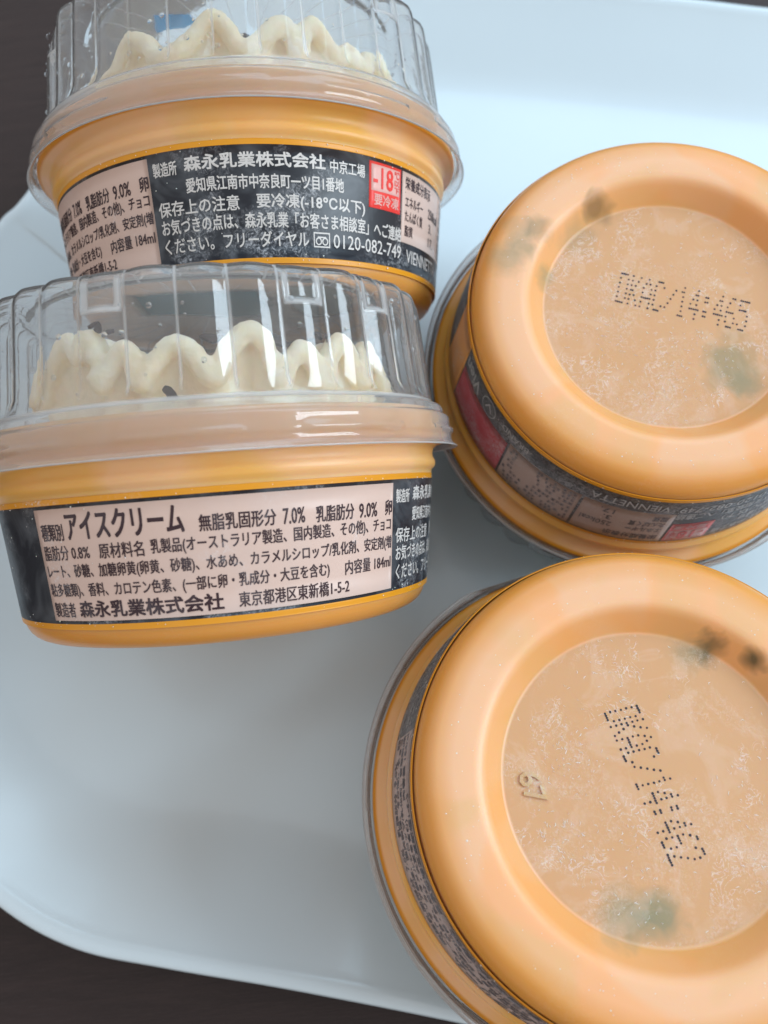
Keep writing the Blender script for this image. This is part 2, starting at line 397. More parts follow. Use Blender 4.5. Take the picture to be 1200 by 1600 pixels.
MAK = [('製造所', 55.8, 62.2, 20.1, 22.5, .012), ('森永乳業株式会社', 64.2, 99.6, 20.4, 22.9, .020), ('中京工場', 101.0, 111.4, 20.1, 22.4, .010),
       ('愛知県江南市中奈良町一ツ目1番地', 64.2, 104.8, 16.7, 19.2, .012), ('保存上の注意', 56.0, 77.2, 13.1, 15.7, .010), ('要冷凍(-18℃以下)', 81.6, 111.4, 13.0, 15.8, .012),
       ('お気づきの点は、森永乳業「お客さま相談室」へご連絡', 56.2, 125.6, 9.9, 12.6, .010), ('ください。フリーダイヤル', 56.4, 94.6, 6.6, 9.3, .008), ('0120-082-749', 101.6, 125.8, 6.7, 9.2, .002),
       ('VIENNETTA', 128.5, 150.5, 6.4, 8.9, .002), ('BRAND', 171.0, 181.5, 6.6, 8.4, .0), ('Vien', 205 - 11, 204, 6.6, 10.2, .01), ('V', 186.6, 190.2, 6.9, 9.2, .0)]
NUT = [('栄養成分表示', 127.0, 142.0, 20.4, 22.8, .010), ('エネルギー', 127.2, 137.0, 17.0, 19.2, .008), ('250kcal', 141.0, 150.0, 17.0, 19.0, .008),
       ('たんぱく質', 127.2, 137.0, 14.2, 16.4, .008), ('3.', 142.0, 144.4, 14.2, 16.0, .008), ('脂質', 127.2, 131.4, 11.4, 13.5, .008), ('17.', 142.0, 146.0, 11.4, 13.2, .008)]

def poly_ring(cx, cy, rx, ry, w, n=20):
    V = [];F = []
    for i in range(n):
        t = 2 * pi * i / n
        V += [(cx + rx * cos(t), cy + ry * sin(t)), (cx + (rx - w) * cos(t), cy + (ry - w) * sin(t))]
    for i in range(n):
        j = (i + 1) % n; F.append((2 * i, 2 * j, 2 * j + 1, 2 * i + 1))
    return V, F
def flat_wrap(shapes, off, k=1.38):
    """2-D shapes (x in mm round the cup from angle 0, y = height) wrapped on the label"""
    V = []; F = []
    for vs, fs in shapes:
        b = len(V)
        for x, y in vs:
            a = x / 41.0; r = rad(y) + off + .10 * sin(2 * a + .7) + .06 * sin(5 * a); V.append((r * cos(a), r * sin(a), y))
        F += [tuple(b + i for i in f) for f in fs]
    return V, F
def rect(x0, x1, y0, y1): return [(x0, y0), (x1, y0), (x1, y1), (x0, y1)], [(0, 1, 2, 3)]
def X(a): return radians(a) * 41.0

_mesh_cache = {}
def cached(key, fn):
    if key not in _mesh_cache: _mesh_cache[key] = fn()
    return _mesh_cache[key]
def add(name, key, fn, m, parent, smooth=True):
    """a part whose mesh data is shared between the cups"""
    if key in _mesh_cache:
        o = bpy.data.objects.new(name, _mesh_cache[key]); col.objects.link(o); o.parent = parent; return o
    o = mesh_obj(name, *fn(), m, parent, smooth); _mesh_cache[key] = o.data; return o

def frosted(base, name, color, fr_, seed, hz):
    nt = NT(name); co = nt.obj()
    fm = nt.math('MULTIPLY', nt.ramp(nt.noise(co, 1000, 4, .75, 1.2), .40, .66), nt.ramp(nt.noise(co, 85, 2, .5, .6), .30, .62))
    c = nt.mix(hz, color, (0.40, 0.42, 0.46)); c = nt.mix(nt.math('MULTIPLY', fm, fr_), c, (0.66, 0.66, 0.70))
    nt.pbr(c, .45, nt.bump(fm, .5, .0002), Specular_IOR_Level=.35); return nt.m
FROSTED = {}
def build_label(cup, icy=False):
    before = set(bpy.data.objects)
    lab = build_label0(cup)
    if icy:
        if not FROSTED:
            FROSTED.update({'label_black': frosted(0, 'frosted_black', (0.018, 0.02, 0.026), .55, 1, .13), 'label_pale_panel': frosted(0, 'frosted_panel', (0.50, 0.36, 0.31), .30, 1, .12),
                            'label_white_ink': frosted(0, 'frosted_white_ink', (0.42, 0.41, 0.41), .35, 1, .2), 'label_dark_ink': frosted(0, 'frosted_dark_ink', (0.06, 0.035, 0.04), .5, 1, .22),
                            'label_red': frosted(0, 'frosted_red', (0.62, 0.06, 0.06), .5, 1, .15), 'label_pink': frosted(0, 'frosted_pink', (0.60, 0.30, 0.29), .4, 1, .15), 'label_raspberry': frosted(0, 'frosted_raspberry', (0.58, 0.05, 0.08), .75, 1, .12)})
        for o in set(bpy.data.objects) - before:
            m = FROSTED.get(o.data.materials[0].name)
            if m: o.material_slots[0].link = 'OBJECT'; o.material_slots[0].material = m
    return lab
def build_label0(cup):
    lab = add('label_band', 'lab', lambda: band_patch(-180, 180, 4.75, 24.3, .10), M_black, cup)
    # orange gap where the print does not meet
    add('yellow_line', 'yl1', lambda: band_patch(-180, 180, 24.3, 25.3, .09), M_yellow, lab)
    add('yellow_line', 'yl2', lambda: band_patch(-180, 180, 3.75, 4.75, .09), M_yellow, lab)
    add('ingredient_panel', 'ip', lambda: band_patch(-35.8, 54.5, 5.3, 23.7, .16), M_panel, lab)
    add('printed_text', 'it', lambda: wrap_text(ING, .20), M_ink, lab, False)
    add('printed_text', 'mt', lambda: wrap_text(MAK, .15), M_white, lab, False)
    def icon():
        x0, x1 = X(96.0), X(100.6); sh = [rect(x0, x1, 9.1, 9.35), rect(x0, x0 + .2, 6.9, 9.1), rect(x1 - .2, x1, 6.9, 9.1), rect(x0, x1, 6.65, 6.9), rect(x0 + .8, x1 - .8, 8.35, 8.6)]
        sh += [poly_ring(x0 + 1.0, 7.75, .62, .70, .22), poly_ring(x1 - 1.0, 7.75, .62, .70, .22)]
        sh += []
        return flat_wrap(sh, .15)
    add('dial_mark', 'ic', icon, M_white, lab, False)
    add('ring_mark', 'ri', lambda: flat_wrap([poly_ring(X(188.4), 8.2, 2.5, 2.6, .22, 28)], .15), M_white, lab, False)
    red = add('storage_mark', 'red', lambda: band_patch(112.9, 124.9, 15.1, 23.6, .17), M_red, lab)
    add('pale_field', 'redp', lambda: band_patch(113.6, 124.3, 18.3, 23.1, .21), M_pink, lab)
    add('printed_text', 'rt', lambda: wrap_text([('-18', 114.2, 121.4, 18.8, 22.6, .014), ('℃', 122.1, 124.0, 21.4, 22.8, .01), ('以', 122.1, 124.0, 20.0, 21.2, .01), ('下', 122.1, 124.0, 18.7, 19.8, .01)], .25), M_red, lab, False)
    add('printed_text', 'rt2', lambda: wrap_text([('要冷凍', 114.6, 123.9, 15.7, 17.8, .012)], .21), M_pink, lab, False)
    add('nutrition_panel', 'np', lambda: band_patch(125.7, 151.4, 10.1, 23.6, .16), M_panel, lab)
    add('nutrition_panel', 'np2', lambda: band_patch(152.2, 176.8, 10.1, 23.6, .16), M_panel, lab)
    add('printed_text', 'nt', lambda: wrap_text(NUT, .20), M_ink, lab, False)
    def small():
        rnd = random.Random(3); sh = []
        for y in (21.8, 20.4, 18.6, 16.9, 15.0, 13.4, 12.1, 10.7):
            x = X(153.2)
            while x < X(175.8):
                w_ = rnd.uniform(.5, 1.0)
                if not (X(165) < x < X(172) and y < 17.5):
                    for q in range(3): sh.append(rect(x, x + w_, y + q * .38 + rnd.uniform(-.05, .05), y + q * .38 + .17))
                    sh.append(rect(x + w_ * rnd.uniform(.2, .6), x + w_ * .72, y - .05, y + 1.0))
                x += w_ + rnd.choice([.12, .2, .5, 1.4])
        sh += [rect(X(127), X(150), 19.7, 19.85)]
        return flat_wrap(sh, .20)
    add('fine_print', 'fp', small, M_ink, lab, False)
    add('colour_block', 'rb', lambda: band_patch(177.6, 204.6, 11.2, 23.9, .16), M_rasp, lab)
    add('label_gap', 'gap', lambda: band_patch(205.2, 219.5, 4.75, 24.4, .16), M_gap, lab)
    return lab

# --- the clear lid: skirt, step, fluted wall, flat top (outer and inner skin, .35 mm apart)
def lid_mesh(press=None):
    NL = 32 * 14
    A0 = radians(4.3)
    def flute(t): return 1 - abs(cos(16 * (t - A0 + pi / 32 * 0)  + pi / 2 * 1))  # cusp (valley) where the cosine vanishes
    P = [(47.85, 30.15), (47.75, 30.35), (47.1, 30.9), (46.75, 31.6), (46.7, 32.6), (46.95, 33.1), (46.9, 33.6), (46.6, 34.0), (46.55, 35.3), (46.5, 35.9), (46.15, 36.25), (45.75, 36.4), (45.55, 36.9), (45.4, 37.7), (45.0, 38.3), (44.3, 38.6), (43.75, 38.8), (43.5, 39.2)]
    wall = [(43.4, 39.9), (43.2, 42), (42.9, 46), (42.6, 50), (42.3, 54), (42.05, 57.0), (41.9, 58.2), (41.5, 59.2), (40.8, 59.9), (39.8, 60.25), (38.6, 60.4), (37.0, 60.35), (36.0, 60.0), (35.2, 59.5), (34.2, 59.4), (33.3, 60.2), (32.3, 61.2), (30.6, 61.5), (0, 61.6)]
    prof = P + wall
    tabs = [9.9 + 11.25 * k for k in (-2, 2, 4, 8, 10, 14, 16, 20, 22, 26)]
    def f(r, h, t, d=0):
        g = 0
        if h > 39.3 and r > 35.5:
            g = min(1, (h - 39.3) / 2.5) * min(1, (r - 35.5) / 3)
            r2 = r - 1.30 * g * flute(t) 
            deg = math.degrees(t)
            for tb in tabs:
                dd = abs((deg - tb + 180) % 360 - 180)
                if dd < 3.9 and h > 53.9: r2 -= .85 * min(1, (3.9 - dd) / .3) * min(1, (r - 35.5) / 2)
            r = r2
        if 32.9 < h < 33.8:
            r += .28 * (1 if (math.degrees(t) + 8) % 36 < 24 else -.35)
        return r - d, h
    def full(r, h, t, d):
        r, h = f(r, h, t, d)
        if press:
            # the soft skirt gives way where it meets the neighbouring cup
            for pa, pd in press:
                c = cos(t - pa)
                if c > .5 and r * c > pd and h < 39: r = pd / c
        return r, h
    # refine the profile near the tab step
    pr = []
    for a, b in zip(prof, prof[1:]):
        pr.append(a)
        if a[1] == 50 and b[1] == 54:
            pr += [(42.53, 51), (42.45, 52), (42.38, 53), (42.33, 53.5), (42.31, 53.8)]; continue
        if a[1] < 57 and b[1] > 50 and a[1] >= 46 and a[0] > 40:
            for q in (.25, .5, .75): pr.append((a[0] + (b[0] - a[0]) * q, a[1] + (b[1] - a[1]) * q))
    pr.append(prof[-1])
    Vo, Fo = revolve(pr, NL, lambda r, h, t: full(r, h, t, 0))
    inner = [(max(r - (.35 if r > 1 else 0), 0), h - (.35 if (h > 59.3 and r < 41) else 0)) for r, h in pr]
    Vi, Fi = revolve(inner, NL, lambda r, h, t: full(r + .35, h, t, .35))
    b = len(Vo)
    F = list(Fo) + [tuple(b + i for i in q[::-1]) for q in Fi]
    for i in range(NL): F.append((i, b + i, b + (i + 1) % NL, (i + 1) % NL))
    return Vo + Vi, F
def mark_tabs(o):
    """marks the edges of the small square tabs for a painted bright outline"""
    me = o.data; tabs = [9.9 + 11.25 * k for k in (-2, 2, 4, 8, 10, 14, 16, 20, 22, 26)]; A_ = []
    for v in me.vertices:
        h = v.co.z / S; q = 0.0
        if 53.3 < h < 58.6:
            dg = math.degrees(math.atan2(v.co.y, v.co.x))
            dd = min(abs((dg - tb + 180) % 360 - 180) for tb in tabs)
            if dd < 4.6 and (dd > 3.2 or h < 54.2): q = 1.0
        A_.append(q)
    at = me.attributes.new('thick_glint', 'FLOAT', 'POINT'); at.data.foreach_set('value', A_)

# --- piped cream ring
def cream_mesh(ctrl, seed):
    """ctrl: (angle, height of the ribbon's top, radius) round the cup"""
    rnd = random.Random(seed)
    C = sorted(ctrl); n = len(C); pts = []
    def val(a, j):
        # periodic catmull-rom in angle
        for i in range(n):
            a1 = C[i][0]; a2 = C[(i + 1) % n][0] + (360 if i == n - 1 else 0)
            aa = a if a >= C[0][0] else a + 360
            if a1 <= aa <= a2:
                t = (aa - a1) / (a2 - a1); p0, p1, p2, p3 = C[i - 1][j], C[i][j], C[(i + 1) % n][j], C[(i + 2) % n][j]
                return .5 * (2 * p1 + (p2 - p0) * t + (2 * p0 - 5 * p1 + 4 * p2 - p3) * t * t + (3 * p1 - p0 - 3 * p2 + p3) * t ** 3)
        return C[0][j]
    bm = bmesh.new()
    ico = bmesh.new(); bmesh.ops.create_icosphere(ico, subdivisions=2, radius=1)
    iv = [v.co.copy() for v in ico.verts]; ifc = [[v.index for v in f.verts] for f in ico.faces]; ico.free()
    V = []; F = []
    def ball(x, y, z, r, sz=1.0):
        b = len(V)
        for c in iv: V.append((x + c.x * r, y + c.y * r, z + c.z * r * sz))
        for f in ifc: F.append(tuple(b + i for i in f))
    a = -180.0
    while a < 180:
        top = val(a, 1); r = val(a, 2); t = radians(a); lean = 0
        tube = 1.95 + .12 * sin(t * 9)
        z = top - tube; k = 0; t0 = t
        while z > 37.2:
            rr = r - (0 if k == 0 else 3.2 + .3 * k) + .25 * sin(k * 1.3 + t * 21)
            ball(rr * cos(t), rr * sin(t), z, tube); z -= 1.25; k += 1
        a += 1.0
    # inner swirl of lower folds
    for ring, (r0, h0, nw, amp) in enumerate([(24.0, 46.5, 13, 1.9), (16, 46.0, 9, 1.6), (8, 45.5, 5, 1.2)]):
        a = 0
        while a < 360:
            t = radians(a); rr = r0 + 1.8 * sin(nw * t + ring); z = h0 + amp * sin(nw * t * 1.0 + 1.7 + ring)
            for q in range(3): ball(rr * cos(t), rr * sin(t), z - 2.4 - q * 2.0, 3.0)
            a += 70.0 / r0
    v2, f2 = revolve([(0, 35.6), (38.5, 35.6), (39.6, 36.0), (39.3, 36.8), (37.0, 37.6), (33, 38.6), (0, 40.2)], 96)
    b = len(V); V += v2; F += [tuple(b + i for i in q) for q in f2]
    me = bpy.data.meshes.new('cream_src'); me.from_pydata(V, [], F); me.update()
    ob = bpy.data.objects.new('cream_src', me); col.objects.link(ob)
    md = ob.modifiers.new('r', 'REMESH'); md.mode = 'VOXEL'; md.voxel_size = .5; md.use_smooth_shade = True
    ms = ob.modifiers.new('s', 'SMOOTH'); ms.iterations = 3; ms.factor = .5
    dg = bpy.context.evaluated_depsgraph_get()
    m2 = bpy.data.meshes.new_from_object(ob.evaluated_get(dg))
    vs = []
    for v in m2.vertices:
        c = v.co; nz = noise.noise(c * .5) * .16 + noise.noise(c * 1.1) * .12 + noise.noise(c * 3.1) * .10
        q = c + v.normal * nz; vs.append((q.x, q.y, q.z))
    fs = [tuple(p.vertices) for p in m2.polygons]
    bpy.data.objects.remove(ob); bpy.data.meshes.remove(me); bpy.data.meshes.remove(m2)
    return vs, fs

def auto_ctrl(a0, a1, rnd):
    out = []; a = a0
    while a < a1 - 11:
        q = rnd.uniform(-1.5, 1.5)
        out += [(a, 51.6 + q, 32.0), (a + 3.6, 49.6 + q, 32.6), (a + 6.6, 45.4 + rnd.uniform(-1, 1), 33.7), (a + 9.8, 48.6, 32.7)]
        a += 13.4 + rnd.uniform(-1.6, 1.6)
    return out
ctrlA = [(-46.3, 52.0, 32.0), (-40.1, 54.1, 32.0), (-35.4, 53.3, 32.0), (-32, 51.4, 32.14), (-28.3, 53.6, 32.0), (-25.6, 52.2, 32.0), (-23.6, 46.0, 33.42), (-20.4, 47.6, 33.05), (-15.3, 50.9, 32.26), (-12.0, 49.2, 32.66), (-9.8, 44.9, 33.69), (-5.8, 48.2, 32.9), (0, 50.9, 32.26), (5.1, 49.5, 32.59), (10.8, 45.3, 33.59), (16.2, 50.2, 32.43), (22.7, 52.7, 32.0), (27.0, 50.6, 32.33), (29.6, 43.6, 33.9), (33.4, 47.0, 33.19), (38.2, 49.6, 32.57), (41.9, 47.8, 33.0), (44.4, 43.6, 33.9), (49.0, 48.6, 32.81), (55.0, 51.6, 32.09), (59.6, 49.6, 32.57), (63.0, 44.6, 33.76), (68, 48.6, 32.81), (73, 51.4, 32.14), (77.6, 48.6, 32.81)] + auto_ctrl(82, 308, random.Random(4))
ctrlA = [(a if a < 180 else a - 360, h, r) for a, h, r in ctrlA]
ctrlB = [(-44, 49.5, 32.59), (-38.2, 52.3, 32.0), (-33.0, 53.4, 32.0), (-27, 52.0, 32.0), (-22.3, 48.4, 32.85), (-15.9, 47.6, 33.05), (-9.5, 50.4, 32.38), (-1.7, 53.8, 32.0), (2.9, 51.9, 32.02), (7.2, 47.4, 33.09), (12.3, 48.6, 32.81), (21.0, 53.1, 32.0), (24.6, 52.0, 32.0), (27.0, 47.6, 33.05), (30.0, 52.6, 32.0), (33.5, 54.0, 32.0), (37.3, 51.8, 32.05), (42.1, 48.8, 32.76), (47.4, 50.9, 32.26), (54.3, 48.4, 32.85), (61, 52.2, 32.0), (67.5, 53.0, 32.0), (73, 49, 32.71)] + auto_ctrl(79, 308, random.Random(9))
ctrlB = [(a if a < 180 else a - 360, h, r) for a, h, r in ctrlB]

def flake(parent, a, r, h, size, tilt, seed):
    rnd = random.Random(seed); pts = []
    nn = 9
    for i in range(nn):
        t = 2 * pi * i / nn; q = size * rnd.uniform(.55, 1.1); pts.append((q * cos(t) * 1.3, q * sin(t) * .8))
    V = [(x, y, .25) for x, y in pts] + [(x, y, -.25) for x, y in pts] + [(0, 0, .42), (0, 0, -.35)]
    F = []
    for i in range(nn):
        j = (i + 1) % nn; F += [(i, j, nn + j, nn + i), (i, 2 * nn, j), (nn + i, nn + j, 2 * nn + 1)]
    t = radians(a)
    mt = Matrix.Translation((r * cos(t), r * sin(t), h)) @ Matrix.Rotation(t, 4, 'Z') @ Matrix.Rotation(radians(tilt), 4, 'Y') @ Matrix.Rotation(rnd.uniform(0, 6), 4, 'Z')
    return mesh_obj('chocolate_flake', [tuple(mt @ Vector(v)) for v in V], F, M_choc, parent, False)

FONT5 = {'D': ["11110", "10001", "10001", "10001", "10001", "10001", "11110"], 'K': ["10001", "10010", "10100", "11000", "10100", "10010", "10001"],
         'A': ["00100", "01010", "10001", "10001", "11111", "10001", "10001"], 'C': ["01110", "10001", "10000", "10000", "10000", "10001", "01110"],
         '/': ["00000", "00001", "00010", "00100", "01000", "10000", "00000"], '1': ["00100", "01100", "00100", "00100", "00100", "00100", "01110"],
         '4': ["00010", "00110", "01010", "10010", "11111", "00010", "00010"], ':': ["00000", "01100", "01100", "00000", "01100", "01100", "00000"],
         '6': ["00110", "01000", "10000", "11110", "10001", "10001", "01110"], '5': ["11111", "10000", "11110", "00001", "00001", "10001", "01110"],
         '2': ["01110", "10001", "00001", "00010", "00100", "01000", "11111"]}
def code_mesh(text, p0, across, down, hh):
    """p0: top-left dot (local x, y); across: vector over the whole line; down: vector over the letter height"""
    V = []; F = []; ncol = len(text) * 6 - 2; rnd = random.Random(5)
    for ci, ch in enumerate(text):
        for ry, row in enumerate(FONT5[ch]):
            for cx_, b_ in enumerate(row):
                if b_ != '1': continue
                u = (ci * 6 + cx_) / ncol; v = ry / 6
                x = p0[0] + across[0] * u + down[0] * v + rnd.uniform(-.03, .03); y = p0[1] + across[1] * u + down[1] * v + rnd.uniform(-.03, .03)
                b = len(V); R_ = rnd.uniform(.19, .24)
                for z in (hh - .03, hh + .2):
                    for i in range(8): V.append((x + R_ * cos(i * pi / 4), y + R_ * sin(i * pi / 4), z))
                F.append(tuple(b + i for i in range(8)))
                for i in range(8): F.append((b + i, b + (i + 1) % 8, b + 8 + (i + 1) % 8, b + 8 + i))
    return V, F
def crystals_mesh(seed, count, spots):
    """slivers of rime lying on the recessed base, thicker round a few spots"""
    rnd = random.Random(seed); V = []; F = []
    for k in range(count):
        if rnd.random() < .7:
            sx, sy, sr = rnd.choice(spots); x = rnd.gauss(sx, sr * .5); y = rnd.gauss(sy, sr * .5)
        else:
            q = 24 * math.sqrt(rnd.random()); t = rnd.uniform(0, 2 * pi); x, y = q * cos(t), q * sin(t)
        if math.hypot(x, y) > 24: continue
        t = rnd.uniform(0, pi); L = rnd.uniform(.10, .42); w_ = rnd.uniform(.03, .07); z = 4.35; bend = rnd.uniform(-.25, .25)
        b = len(V); c, s = cos(t), sin(t)
        for u, ww, bb in ((-L, .02, 0), (0, w_, bend), (L, .02, 0)):
            for sgn in (-1, 1):
                V.append((x + u * c - (sgn * ww + bb) * s, y + u * s + (sgn * ww + bb) * c, z - .02))
            V.append((x + u * c - bb * s, y + u * s + bb * c, z - .04 - rnd.uniform(0, .04)))
        for i in (0, 3):
            F += [(b + i, b + i + 2, b + i + 5, b + i + 3), (b + i + 2, b + i + 1, b + i + 4, b + i + 5)]
    return V, F
def specks_mesh(seed, count):
    """loose ice grains on the foot ring and on the side of the cup"""
    rnd = random.Random(seed); V = []; F = []
    for k in range(count):
        t = rnd.uniform(0, 2 * pi)
        if rnd.random() < .4: r = rnd.uniform(29.5, 35); h = -.02; nrm = Vector((0, 0, -1))
        else:
            h = rnd.choice([rnd.uniform(4.5, 26), rnd.gauss(4.5, .6), rnd.gauss(24.6, .6)]); h = max(4.3, min(h, 25.6)); r = rad(h) + .16; nrm = Vector((cos(t), sin(t), 0))
        p = Vector((r * cos(t), r * sin(t), h)); R_ = rnd.uniform(.05, .16) * (1.4 if rnd.random() < .08 else 1)
        a = nrm.orthogonal().normalized(); bb = nrm.cross(a); b = len(V)
        for i in range(5):
            q = p + (a * cos(i * 1.2566) + bb * sin(i * 1.2566)) * R_ * rnd.uniform(.6, 1.2) - nrm * .04; V.append(tuple(q))
        V.append(tuple(p + nrm * R_ * .8))
        for i in range(5): F.append((b + i, b + (i + 1) % 5, b + 5))
    return V, F
def beads_mesh(seed, n_, span, hs):
    """little water beads and moulded bubbles on the lid wall"""
    rnd = random.Random(seed); V = []; F = []
    for k in range(n_):
        t = radians(rnd.uniform(*span)); h = rnd.uniform(*hs); R_ = rnd.choice([.22, .28, .5]); r = 43.6 - .08 * (h - 39.9) - .15
        c = Vector((r * cos(t), r * sin(t), h)); nn = Vector((cos(t), sin(t), 0)); tt = Vector((-sin(t), cos(t), 0)); b = len(V)
        for (q, lift) in ((1.0, 0), (.92, .28), (.7, .52), (.38, .68)):
            for i in range(10):
                p = c + (tt * cos(i * pi / 5) + Vector((0, 0, 1)) * sin(i * pi / 5)) * R_ * q + nn * lift * R_; V.append(tuple(p))
        V.append(tuple(c + nn * .72 * R_))
        for L in range(3):
            for i in range(10): F.append((b + L * 10 + i, b + L * 10 + (i + 1) % 10, b + L * 10 + 10 + (i + 1) % 10, b + L * 10 + 10 + i))
        for i in range(10): F.append((b + 30 + i, b + 30 + (i + 1) % 10, b + 40))
    return V, F
def emboss_mesh(text, p0, across, down, hh):
    vs, fs = text_tris(text, .012)
    x0 = min(v[0] for v in vs); x1 = max(v[0] for v in vs); y0 = min(v[1] for v in vs); y1 = max(v[1] for v in vs)
    V = []; F = []; nv = len(vs)
    for z, sh in ((hh - .32, 0), (hh + .3, .0)):
        for x, y in vs:
            u = (x - x0) / (x1 - x0); v = 1 - (y - y0) / (y1 - y0)
            V.append((p0[0] + across[0] * u + down[0] * v, p0[1] + across[1] * u + down[1] * v, z))
    ed = {}
    for f in fs:
        F.append(f)
        for i in range(len(f)):
            e = (f[i], f[(i + 1) % len(f)]); ed[e] = 1
    for (a, b) in list(ed):
        if (b, a) not in ed: F.append((a, b, nv + b, nv + a))
    return V, F
def print_patch(name, poly, h, m, parent):
    """a translucent printed patch under the lid's flat top; its ink thins out towards the edge"""
    n_ = len(poly); cx = sum(p[0] for p in poly) / n_; cy = sum(p[1] for p in poly) / n_
    V = []; A_ = []; F = []
    lv = [(0.0, 1), (.45, 1), (.80, .9), (1.0, .35), (1.15, 0)]
    V.append((cx, cy, h)); A_.append(1)
    for q, al in lv[1:]:
        for x, y in poly: V.append((cx + (x - cx) * q, cy + (y - cy) * q, h)); A_.append(al)
    for i in range(n_): F.append((0, 1 + i, 1 + (i + 1) % n_))
    for L in range(3):
        for i in range(n_):
            a = 1 + L * n_; F.append((a + i, a + n_ + i, a + n_ + (i + 1) % n_, a + (i + 1) % n_))
    o = mesh_obj(name, V, F, m, parent, False)
    at = o.data.attributes.new('ink', 'FLOAT', 'POINT'); at.data.foreach_set('value', A_)
    return o
def ink_material(name, color):
    nt = NT(name); co = nt.obj()
    at = nt.n('ShaderNodeAttribute', attribute_name='ink')
    a = nt.math('ADD', at.outputs['Fac'], nt.math('MULTIPLY', nt.math('SUBTRACT', nt.noise(co, 300, 3, .6), .5), .5), clamp=True)
    a = nt.math('MULTIPLY', nt.ramp(a, .1, .7), .88)
    tr = nt.n('ShaderNodeBsdfTransparent'); df = nt.n('ShaderNodeBsdfDiffuse')
    nt.link(nt.mix(nt.math('MULTIPLY', nt.noise(co, 200, 2), .4), color, tuple(v * 2 + .02 for v in color)), df.inputs[0])
    mx = nt.n('ShaderNodeMixShader'); nt.link(a, mx.inputs[0]); nt.link(tr.outputs[0], mx.inputs[1]); nt.link(df.outputs[0], mx.inputs[2])
    nt.t.links.new(mx.outputs[0], nt.out.inputs[0]); return nt.m
M_teal = ink_material('lid_print_teal', (0.008, 0.085, 0.12)); M_blue = ink_material('lid_print_blue', (0.01, 0.30, 0.75)); M_slate = ink_material('lid_print_slate', (0.20, 0.23, 0.24))
M_gap = print_material('label_orange_gap', (0.80, 0.36, 0.11), .35, .2, 4.0)

FR = {  # origin, axis, "front" vector, label offset
 'A': ((-32.493, 42.334, 34.35), (0.0247, 0.9304, 0.3656), (-0.0097, -0.3655, 0.9308), 0.0),
 'B': ((-23.138, 108.2, 35.791), (0.0353, 0.9288, 0.3688), (-0.014, -0.3685, 0.9295), 73.0),
 'C': ((60.348, 88.643, 59.851), (-0.0097, 0.0662, -0.9978), (-0.0006, -0.9978, -0.0662), 120.0),
 'D': ((39.436, 2.005, 59.851), (-0.0563, -0.0558, -0.9969), (0.0031, -0.9984, 0.0557), -53.3)}
def loc(k, e, nn):
    """frame coordinates (e to the right, n towards the viewer) -> local cup x, y"""
    off = radians(FR[k][3]); r = math.hypot(e, nn); a = math.atan2(e, nn) + off
    return r * cos(a), r * sin(a)
def vloc(k, e, nn): return loc(k, e, nn)

GROUP = 'ice cream cups on the tray'
def make_cup(k, label, body_m, lid_rot, ctrl, press=None, extras=None):
    org, ax, fn, off = FR[k]
    a = Vector(ax).normalized(); nv = Vector(fn); nv = (nv - a * nv.dot(a)).normalized(); ev = a.cross(nv)
    x = nv * cos(radians(off)) - ev * sin(radians(off)); y = a.cross(x)
    t = bpy.data.objects.new('ice_cream_cup', None); col.objects.link(t); t.empty_display_size = .02
    t.matrix_world = Matrix(((x.x, y.x, a.x, org[0] * S), (x.y, y.y, a.y, org[1] * S), (x.z, y.z, a.z, (org[2] + ZT) * S), (0, 0, 0, 1)))
    tag(t, label, 'ice cream cup', GROUP)
    V, F = body_mesh()
    mesh_obj('cup_body', V, F, body_m, t)
    build_label(t, k in 'CD')
    if press:
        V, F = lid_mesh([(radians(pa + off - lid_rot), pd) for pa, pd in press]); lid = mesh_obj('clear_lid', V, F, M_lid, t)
    else:
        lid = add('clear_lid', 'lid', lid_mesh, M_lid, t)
    if 'thick_glint' not in lid.data.attributes: mark_tabs(lid)
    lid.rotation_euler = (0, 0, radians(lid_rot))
    if ctrl: V, F = cream_mesh([(((a_ + off + 180) % 360) - 180, h_, r_) for a_, h_, r_ in ctrl], 3); cr = mesh_obj('piped_cream', V, F, M_cream, t); _mesh_cache.setdefault('cream', cr.data)
    else: cr = add('piped_cream', 'cream', None, M_cream, t)
    s = mesh_obj('ice_grains', *specks_mesh(ord(k), 420), M_frost, t); tag(s, kind='stuff')
    return t, lid, cr

dark_g = (0.22, 0.19, 0.11); green = (0.24, 0.245, 0.155); dkc = (0.13, 0.085, 0.03)
bodyAB = body_material('orange_cup_plastic', [], .35, 0.0)
def pl(k, e, nn, h, r, c, s): 
    q = loc(k, e, nn); return (q[0], q[1], h, r, c, s)
bodyC = body_material('orange_cup_plastic_dark_blotches', [pl('C', -10.5, 12.5, 4.3, 6.5, green, .6), pl('C', -11.5, 17, 4.3, 3.5, green, .5), pl('C', 10.5, -24.5, 2.5, 3.6, dkc, .65), pl('C', 24.0, -19.0, 0, 3.4, dark_g, .5), pl('C', 27.5, -16.0, 0, 3.6, green, .42), pl('C', 30.5, -13.5, 0, 4.2, green, .42), pl('C', 28, -19.5, 0, 3.6, green, .25), pl('C', 23.5, -10.5, 4, 2.8, green, .55), pl('C', 15, -19, 4.3, 4.5, green, .3)], .62, 2.0)
bodyD = body_material('orange_cup_plastic_green_blotch', [pl('D', 8.4, 19.3, 4.3, 5.0, green, .62), pl('D', 3.6, 19.6, 4.3, 4.2, green, .75), pl('D', -14.2, -20.0, 2.8, 3.3, dkc, .85), pl('D', -21.2, -17.8, 2.2, 2.4, dkc, .95), pl('D', -11, -20, 4.3, 4.0, green, .45)], .60, 5.0)

